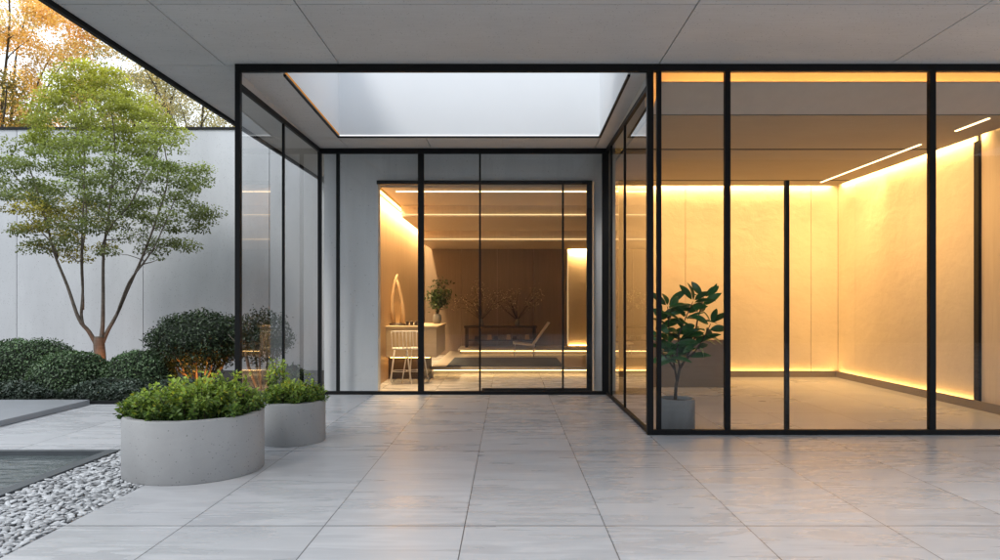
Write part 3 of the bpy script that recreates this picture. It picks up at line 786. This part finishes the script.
# ------------------------------------------------------------------ hedge domes
def dome(cx, cy, rx, ry, h, n, lo, hi, label, ls=(.028, .05), core=True, name='clipped_shrub', z=0.02, rough=.03):
    g = thing(name, label, 'shrub', (cx, cy, z))
    # lumpy inner mass that the leaves sit on
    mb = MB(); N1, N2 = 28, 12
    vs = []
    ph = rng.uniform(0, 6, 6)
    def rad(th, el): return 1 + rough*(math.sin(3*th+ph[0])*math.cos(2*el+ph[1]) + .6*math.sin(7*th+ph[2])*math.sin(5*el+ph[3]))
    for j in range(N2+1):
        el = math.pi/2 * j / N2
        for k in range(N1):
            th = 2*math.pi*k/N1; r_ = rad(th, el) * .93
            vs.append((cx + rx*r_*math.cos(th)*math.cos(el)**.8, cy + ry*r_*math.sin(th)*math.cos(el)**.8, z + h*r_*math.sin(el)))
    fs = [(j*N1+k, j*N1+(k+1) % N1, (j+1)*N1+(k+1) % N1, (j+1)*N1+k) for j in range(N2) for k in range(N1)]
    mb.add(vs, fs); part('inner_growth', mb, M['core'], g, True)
    th = rng.uniform(0, 2*np.pi, n); sz = rng.random(n); el = np.arcsin(sz)
    rr = 1 + rough*(np.sin(3*th+ph[0])*np.cos(2*el+ph[1]) + .6*np.sin(7*th+ph[2])*np.sin(5*el+ph[3])) + rng.normal(0, .022, n)
    ce = np.cos(el)**.8
    nx = np.stack([np.cos(th)*np.cos(el)/rx, np.sin(th)*np.cos(el)/ry, np.sin(el)/h], 1); nx /= np.linalg.norm(nx, axis=1, keepdims=True)
    c = np.stack([cx + rx*rr*np.cos(th)*ce, cy + ry*rr*np.sin(th)*ce, z + h*rr*np.sin(el)], 1)
    d = rand_unit(n) + nx * .35; nr = nx + rng.normal(0, .45, (n, 3))
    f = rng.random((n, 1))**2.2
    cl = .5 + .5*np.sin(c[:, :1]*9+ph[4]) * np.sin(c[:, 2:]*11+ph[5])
    col = (np.array(lo) + (np.array(hi) - np.array(lo)) * f) * (.75 + .5*cl) * (.55 + .65*sz[:, None])  # upper leaves coloured paler to paint in light from the sky
    leaf_part('foliage', g, c, d, nr, rng.uniform(*ls, n), rng.uniform(ls[0]*.6, ls[1]*.6, n), col, M['hedge'])
    return g
lo, hi = (.03, .065, .024), (.17, .26, .13)  # hi paints pale glints on random leaves
def at(px, y): return (px - 508) / F * y
dome(at(25, 11.4), 11.4, .98, .8, .80, 9000, lo, hi, 'broad clipped dome shrub at the left end of the hedge bed')
dome(at(70, 10.6), 10.6, .66, .6, .66, 6500, lo, hi, 'clipped dome shrub just left of the maple trunk')
dome(at(140, 10.75), 10.75, .60, .55, .66, 5500, lo, hi, 'clipped dome shrub just right of the maple trunk')
lo2, hi2 = (.025, .042, .030), (.10, .14, .105)
dome(at(112, 9.98), 9.98, .72, .30, .27, 3800, lo2, hi2, 'low grey green ground shrub in front of the domes near the maple', (.03, .055), name='ground_shrub', rough=.12)
dome(at(20, 10.0), 10.0, .55, .3, .24, 2600, lo2, hi2, 'low grey green ground shrub at the left by the platform', (.03, .055), name='ground_shrub', rough=.14)
dome(at(180, 9.95), 9.95, .5, .28, .28, 2200, lo2, hi2, 'low grey green ground shrub below the uplit round shrub', (.03, .055), name='ground_shrub', rough=.14)
dome(at(-45, 10.6), 10.6, .7, .6, .6, 5000, lo, hi, 'clipped dome shrub past the left edge of the platform')

# round shrub on bare stems, lit from below
def stem_shrub(cx, cy, rx, ry, zc, rz, n, label, lo, hi, ls, dens_core=True, nstem=13, loose=.05):
    g = thing('round_shrub', label, 'shrub', (cx, cy, .02))
    st = MB(); tips = []
    for k in range(nstem):
        a = 2*math.pi*k/nstem + random.uniform(-.2, .2); q_ = random.uniform(.35, .85)
        e = Vector((cx + rx*q_*math.cos(a), cy + ry*q_*math.sin(a), zc + rz*random.uniform(-.4, .3)))
        b0 = Vector((cx + .07*math.cos(a), cy + .07*math.sin(a), .02))
        mid = b0.lerp(e, .5) + Vector((.04*math.cos(a), .04*math.sin(a), -.05))
        st.tube([b0, mid, e], [.022, .016, .008], 7)
        for s_ in range(3):
            e2 = e + Vector((random.uniform(-.25, .25), random.uniform(-.25, .25), random.uniform(-.1, .25)))
            st.tube([mid.lerp(e, .5), e2], [.009, .004], 5)
    part('stems', st, M['bark'], g, True)
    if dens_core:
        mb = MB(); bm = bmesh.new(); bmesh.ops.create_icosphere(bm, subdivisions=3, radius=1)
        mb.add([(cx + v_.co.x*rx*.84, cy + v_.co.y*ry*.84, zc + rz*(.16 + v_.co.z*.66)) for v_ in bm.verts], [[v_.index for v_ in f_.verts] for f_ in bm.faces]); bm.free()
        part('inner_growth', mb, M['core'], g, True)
    u = rand_unit(n); r_ = rng.uniform(.0, 1, n)**.25
    r_ *= 1 + .09*np.sin(u[:, 0]*6+1)*np.sin(u[:, 2]*7) + rng.normal(0, loose, n)
    c = np.stack([cx + u[:, 0]*rx*r_, cy + u[:, 1]*ry*r_, zc + u[:, 2]*rz*r_], 1)
    low = u[:, 2] < -.35
    c[low, 2] += rng.uniform(0, .25, low.sum())
    f = rng.random((n, 1))**2
    col = (np.array(lo) + (np.array(hi)-np.array(lo))*f)
    leaf_part('foliage', g, c, rand_unit(n), u + rng.normal(0, .6, (n, 3)), rng.uniform(*ls, n), rng.uniform(ls[0]*.55, ls[1]*.55, n), col, M['hedge'])
    return g
stem_shrub(at(200, 11.1), 11.1, .84, .7, .77, .56, 17000, 'dark round shrub on bare stems glowing orange from below', (.012, .026, .011), (.07, .11, .05), (.035, .06))
stem_shrub(at(262, 10.9), 10.9, .50, .45, .86, .48, 4200, 'looser dark shrub behind the left side glass wall', (.012, .025, .012), (.06, .09, .045), (.035, .06), False, 9, .1)
dome(at(322, 11.3) - .45, 11.0, .35, .3, .36, 1200, (.03, .06, .02), (.14, .2, .05), 'small bright plant in the bed corner behind the left side glass wall', (.04, .07), name='bed_plant', rough=.2)

# ------------------------------------------------------------------ trees
class Tree:
    """skeleton that grows twigs to every foliage pad from the nearest earlier branch point"""
    def __init__(s): s.mb = MB(); s.nodes = []; s.rad = []
    def limb(s, pts, r0, r1, n=8):
        pts = [Vector(p) for p in pts]
        # smooth resample
        out = []
        for i in range(len(pts)-1):
            p0, p1, p2, p3 = pts[max(i-1, 0)], pts[i], pts[i+1], pts[min(i+2, len(pts)-1)]
            for t in (0, .25, .5, .75):
                out.append(.5*((2*p1) + (p2-p0)*t + (2*p0-5*p1+4*p2-p3)*t*t + (3*p1-p0-3*p2+p3)*t**3))
        out.append(pts[-1])
        rs = [r0 + (r1-r0)*(i/(len(out)-1))**.8 for i in range(len(out))]
        rs = [q_*.72 for q_ in rs]; s.mb.tube(out, rs, n)
        s.nodes += out; s.rad += rs
    def twig_to(s, e, minz, wig=.06):
        N = np.array([list(p) for p in s.nodes]); ev = np.array(list(e))
        d = np.linalg.norm(N - ev, axis=1) + np.where(N[:, 2] < minz, 50, 0) + np.maximum(0, N[:, 2] - ev[2] + .05)*1.5
        i = int(np.argmin(d)); a = s.nodes[i]; L = (e - a).length
        mid = a.lerp(e, .5) + Vector((random.uniform(-wig, wig), random.uniform(-wig, wig), random.uniform(-.01, .08)*min(1, L)))
        q1 = a.lerp(mid, .5) + Vector((random.uniform(-wig, wig)*.4,)*3); q2 = mid.lerp(e, .5)
        r = min(s.rad[i]*.6, .02)
        pts = [a, q1, mid, q2, e]; rs = [r, r*.85, r*.7, r*.5, max(.003, r*.3)]
        s.mb.tube(pts, rs, 5, cap=False); s.nodes += pts[1:]; s.rad += rs[1:]
def pads_to_leaves(pads, per, ls, colf, flat=.35):
    C = []; D = []; Nn = []; Cl = []
    for (p, rh) in pads:
        n = max(8, int(per * (rh/.35)**2 * random.uniform(.6, 1.3)))
        u = rand_unit(n) * (rng.random((n, 1))**.45)
        off = u * np.array([rh, rh, rh*flat])
        off[:, 2] -= .35*rh*(u[:, 0]**2 + u[:, 1]**2)*.6
        C.append(np.array(list(p)) + off); D.append(u + rng.normal(0, .5, (n, 3)) + np.array([0, 0, -.25]))
        Nn.append(np.array([0, 0, 1.]) + rng.normal(0, .55, (n, 3)))
        Cl.append(colf(p, n, u))
    C = np.concatenate(C); n = len(C)
    return C, np.concatenate(D), np.concatenate(Nn), rng.uniform(*ls, n), rng.uniform(ls[0]*.6, ls[1]*.62, n), np.concatenate(Cl)

# the garden maple: multi stemmed, layered crown
TY = 11.6
mp = thing('maple_tree', 'multi stemmed green maple tree before the pale garden wall, trunk lit orange', 'tree', (at(100, TY), TY, 0))
T = Tree()
def S_(lst, dy, d0=0): return [P(x, y, TY) + Vector((0, d0 + dy*i/max(1, len(lst)-1), 0)) for i, (x, y) in enumerate(lst)]
T.limb([P(100, 388, TY), P(100, 372, TY), P(100, 356, TY), P(99, 342, TY), P(99, 335, TY)], .155, .12, 12)
T.nodes = []; T.rad = []
T.limb(S_([(98, 346), (92, 330), (85, 317), (77, 285), (67, 252), (61, 215), (50, 172)], -.5), .06, .014)
T.limb(S_([(88, 323), (84, 312), (83, 290), (80, 250), (82, 210), (72, 150), (66, 120)], .4, -.14), .042, .012)
T.limb(S_([(84, 308), (86, 296), (86, 262), (89, 225), (93, 165), (90, 110)], -.25, -.03), .032, .01)
T.limb(S_([(100, 346), (102, 325), (102, 295), (102, 250), (108, 200), (112, 140), (105, 92)], .1), .06, .012)
T.limb(S_([(101, 346), (105, 331), (113, 313), (122, 288), (135, 255), (148, 215), (158, 172), (150, 130)], .4), .058, .012)
T.limb(S_([(113, 313), (119, 303), (131, 280), (146, 264), (160, 248), (172, 228), (188, 196)], -.5, .12), .036, .01)
T.limb(S_([(102, 258), (104, 246), (118, 225), (140, 205), (158, 178), (178, 150)], -.6, .06), .027, .01)
T.limb(S_([(69, 258), (64, 248), (52, 236), (36, 222), (18, 205)], .3, -.3), .024, .009)
T.limb(S_([(63, 226), (58, 210), (45, 190), (28, 165), (12, 150)], -.3, -.38), .022, .008)
env = [(62, 76, 108), (80, 55, 128), (98, 44, 150), (115, 36, 172), (132, 24, 192), (150, 12, 202), (170, 2, 210), (190, -2, 214), (205, 6, 212), (220, 16, 206), (235, 24, 196), (250, 36, 178), (264, 52, 160)]
ey = [e[0] for e in env]; el_ = [e[1] for e in env]; er = [e[2] for e in env]
pads = []
tries = 0
while len(pads) < 360 and tries < 60000:
    tries += 1
    py = random.uniform(62, 254); l_, r_ = np.interp(py, ey, el_), np.interp(py, ey, er)
    cxp, hw = (l_+r_)/2, (r_-l_)/2
    px = random.uniform(l_, r_); q_ = (px-cxp)/max(hw, 1)
    dmax = math.sqrt(max(0, 1-q_*q_)) * hw/F*TY * .8
    dy = random.uniform(-dmax, dmax)
    rad_ = math.sqrt(q_*q_ + (dy/(hw/F*TY*.8+.01))**2)
    if rad_ > .93: continue
    if random.random() > .2 + .8*rad_ and py > 100: continue     # emptier in the middle
    if py > 232 and 92 < px < 132: continue
    if py > 215 and random.random() < (py - 215)/70: continue
    p = P(px, py, TY) + Vector((0, dy, 0))
    rh = random.uniform(.12, .36)
    if any((p-q2).length < .55*(rh+r2)*.62 for q2, r2 in pads): continue
    pads.append((p, rh))
order = sorted(pads, key=lambda a: (a[0] - P(102, 230, TY)).length)
for p, rh in order: T.twig_to(p + Vector((0, 0, -.04)), P(0, 330, TY).z)
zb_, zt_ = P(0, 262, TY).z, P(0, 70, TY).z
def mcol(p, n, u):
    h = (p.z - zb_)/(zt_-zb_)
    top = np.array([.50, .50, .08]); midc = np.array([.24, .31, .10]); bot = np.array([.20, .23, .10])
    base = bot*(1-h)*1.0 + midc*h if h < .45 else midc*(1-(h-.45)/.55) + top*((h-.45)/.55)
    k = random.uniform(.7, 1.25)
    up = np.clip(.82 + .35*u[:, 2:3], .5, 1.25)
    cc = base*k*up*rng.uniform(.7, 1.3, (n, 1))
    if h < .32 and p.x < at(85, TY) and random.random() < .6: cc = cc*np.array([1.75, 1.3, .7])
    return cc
part('trunk', T.mb, M['bark'], mp, True)
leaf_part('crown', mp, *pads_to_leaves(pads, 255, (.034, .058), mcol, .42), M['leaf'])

# trees beyond the wall; leaf colours paled to paint in haze
def far_tree(name, label, x, y, height, trunk_h, cx, cz, rx, ry, rz, npads, per, ls, colf, padr=(.3, .6), nlimb=7, bark='barkdark'):
    g = thing(name, label, 'tree', (x, y, -.35), 'trees beyond the garden wall')
    T = Tree()
    T.limb([(x, y, -.35), (x+random.uniform(-.1, .1), y, trunk_h*.5), (x+(cx-x)*.4, y, trunk_h)], .2, .13, 9)
    top = T.nodes[-1].copy(); T.nodes = [top]; T.rad = [.11]
    for k in range(nlimb):
        a = 2*math.pi*k/nlimb + random.uniform(-.3, .3); q_ = random.uniform(.35, .8)
        e = Vector((cx + rx*q_*math.cos(a), y + ry*q_*math.sin(a), cz + rz*random.uniform(-.2, .85)))
        m1 = top.lerp(e, .35) + Vector((0, 0, .3)); m2 = top.lerp(e, .7) + Vector((random.uniform(-.3, .3), 0, .25))
        T.limb([top, m1, m2, e], .085, .018, 7)
    pads = []
    for k in range(npads):
        u = Vector(rand_unit(1)[0]) * (random.random()**.4)
        pads.append((Vector((cx+u.x*rx, y+u.y*ry, cz+u.z*rz)), random.uniform(*padr)))
    for p, rh in sorted(pads, key=lambda a: (a[0]-top).length): T.twig_to(p, trunk_h*.9, .15)
    part('trunk', T.mb, M[bark], g, True)
    leaf_part('crown', g, *pads_to_leaves(pads, per, ls, colf, .7), M['leaf'])
def cf(base, var=.35, alt=None, pa=.2):
    base = np.array(base)
    def f(p, n, u):
        k = random.uniform(1-var, 1+var); bb = np.array(alt) if alt is not None and random.random() < pa else base
        return bb*k*rng.uniform(.65, 1.35, (n, 1))
    return f
far_tree('autumn_tree', 'orange autumn tree beyond the wall at the far left', -15.6, 20, 12, 4.5, -15.6, 9.4, 3.0, 2.4, 3.6, 170, 130, (.055, .095),
         cf((.95, .60, .25), .25, (.85, .66, .34), .35), (.35, .65))
far_tree('olive_tree', 'tall thin leaved olive green tree beyond the wall behind the maple', -12.2, 22, 13, 5.0, -12.2, 8.6, 2.6, 2.0, 2.9, 130, 100, (.05, .09),
         cf((.42, .40, .22), .35, (.62, .50, .24), .3), (.35, .6), 8)
far_tree('bare_tree', 'sparse twiggy brown tree beyond the wall by the canopy edge', -9.4, 20, 10, 4.5, -9.6, 6.9, 2.3, 1.6, 2.3, 150, 75, (.04, .08),
         cf((.42, .37, .23), .35, (.66, .52, .26), .3), (.3, .5), 9)
far_tree('yellow_tree', 'low yellowish green tree beyond the wall left of the maple crown', -14.0, 17.5, 8, 3.6, -14.0, 6.4, 1.7, 1.3, 1.5, 80, 55, (.06, .1),
         cf((.26, .22, .07), .35, (.45, .26, .06), .3), (.3, .5), 6)

# ------------------------------------------------------------------ potted rubber plant
bx_, by_ = 1.985, 7.66
pt = thing('potted_plant', 'broad leaved rubber plant in a round concrete pot behind the front glass', 'plant', (bx_, by_, 0))
pot_ = part('pot', MB().lathe([(0, .002), (.20, .002), (.212, .014), (.212, .355), (.205, .365), (.185, .365), (.18, .355), (.18, .31), (0, .31)], bx_, by_, 0, 48), M['pot'], pt, True)

pot_.modifiers.new('edge', 'EDGE_SPLIT').split_angle = R(50)
part('potting_soil', MB().lathe([(0, .33), (.182, .325)], bx_, by_, 0, 40), M['soil'], pot_, True)
sm = MB()
def PP(px, py, dy=0): 
    v_ = P(px, py, by_); return Vector((v_.x, v_.y + dy, v_.z))
branches = [([(675, 403), (676, 385), (680, 367), (687, 356), (694, 340), (698, 318), (704, 296)], .02),
            ([(677, 380), (674, 362), (671, 345), (669, 325), (668, 305)], .02),
            ([(680, 366), (676, 352), (678, 332), (684, 315), (690, 300)], -.12),
            ([(675, 368), (668, 358), (662, 350), (660, 335), (662, 318)], .12),
            ([(687, 357), (694, 350), (701, 338), (708, 322)], -.1)]
nodes = []
for k, (pl_, dy) in enumerate(branches):
    pp = [PP(x, y, dy*i/(len(pl_)-1)) for i, (x, y) in enumerate(pl_)]
    r0 = .022 if k == 0 else .013
    sm.tube(pp, [r0*(1-.7*i/(len(pp)-1)) for i in range(len(pp))], 8)
    st_ = 3 if k == 0 else 1
    for i in range(st_, len(pp)-1):
        for t_ in (0, .15, .3, .45, .6, .75, .9): nodes.append((pp[i].lerp(pp[i+1], t_), (pp[i+1]-pp[i]).normalized(), False))
    nodes.append((pp[-1], (pp[-1]-pp[-2]).normalized(), True)); nodes.append((pp[-1], (pp[-1]-pp[-2]).normalized(), True)); nodes.append((pp[-1], (pp[-1]-pp[-2]).normalized(), True))
part('stems', sm, M['barkdark'], pt, True)
lv = MB(); lcol = []
def big_leaf(p, d, up, L, W):
    d = d.normalized(); s_ = d.cross(up).normalized(); u_ = s_.cross(d)
    n1 = 7; vs = []
    for i in range(n1+1):
        t = i/n1; wdt = W*.5*(math.sin(math.pi*min(1, t*.97+.015))**.75)*(1-.18*t)
        cen = p + d*(.15*L*0 + L*t) - u_*(L*.28*t*t) + u_*(L*.10*t)
        vs += [cen - s_*wdt + u_*wdt*.28, cen, cen + s_*wdt + u_*wdt*.28]
    fs = []
    for i in range(n1):
        fs += [(3*i, 3*i+1, 3*i+4, 3*i+3), (3*i+1, 3*i+2, 3*i+5, 3*i+4)]
    lv.add(vs, fs)
    g_ = random.uniform(.6, 1.4); lcol.extend([(.03*g_, .12*g_, .03*g_)]*len(vs))
for k, (p, d, tip) in enumerate(nodes):
    a = k*2.4 + random.uniform(-.4, .4)
    side = Vector((math.cos(a), math.sin(a)*.9, 0))
    dd = side + (d*.9 if tip else Vector((0, 0, random.uniform(-.4, .8))))
    stalk = p + dd.normalized()*.03
    L_ = random.uniform(.19, .29)
    if stalk.x + dd.normalized().x*L_ < 1.68: dd.x = abs(dd.x)*.3; L_ *= .8
    if stalk.y + dd.normalized().y*L_ < 7.42: dd.y = abs(dd.y)*.3
    big_leaf(stalk, dd, Vector((random.uniform(-.8, .8), random.uniform(-1.3, -.1), random.uniform(.3, 1))), L_, L_*random.uniform(.34, .42))
fo = part('foliage', lv, M['gloss'], pt, True)
ca = fo.data.color_attributes.new('Col', 'FLOAT_COLOR', 'POINT')
ca.data.foreach_set('color', [x for c_ in lcol for x in (*c_, 1.)])

# ------------------------------------------------------------------ garden uplights (lit lamps seen as orange glow)
def uplight(x, y, z, tx_, ty_, tz, e, ang, r=.03, col=(1, .36, .08)):
    d_ = bpy.data.lights.new('garden_uplight', 'SPOT'); d_.energy = e; d_.spot_size = R(ang); d_.spot_blend = .6; d_.color = col; d_.shadow_soft_size = r
    o_ = bpy.data.objects.new('garden_uplight', d_); COL.objects.link(o_); o_.location = (x, y, z)
    o_.rotation_euler = (Vector((tx_, ty_, tz)) - Vector((x, y, z))).to_track_quat('-Z', 'Y').to_euler()
xm = at(100, TY)
uplight(xm+.28, TY-.36, .12, xm, TY, .75, 26, 42)
xs_ = at(203, 11.1)
uplight(xs_+.1, 10.55, .08, xs_, 11.1, .7, 34, 110)
uplight(at(262, 10.9)-.15, 10.45, .08, at(262, 10.9)+.2, 11.2, .7, 9, 110)
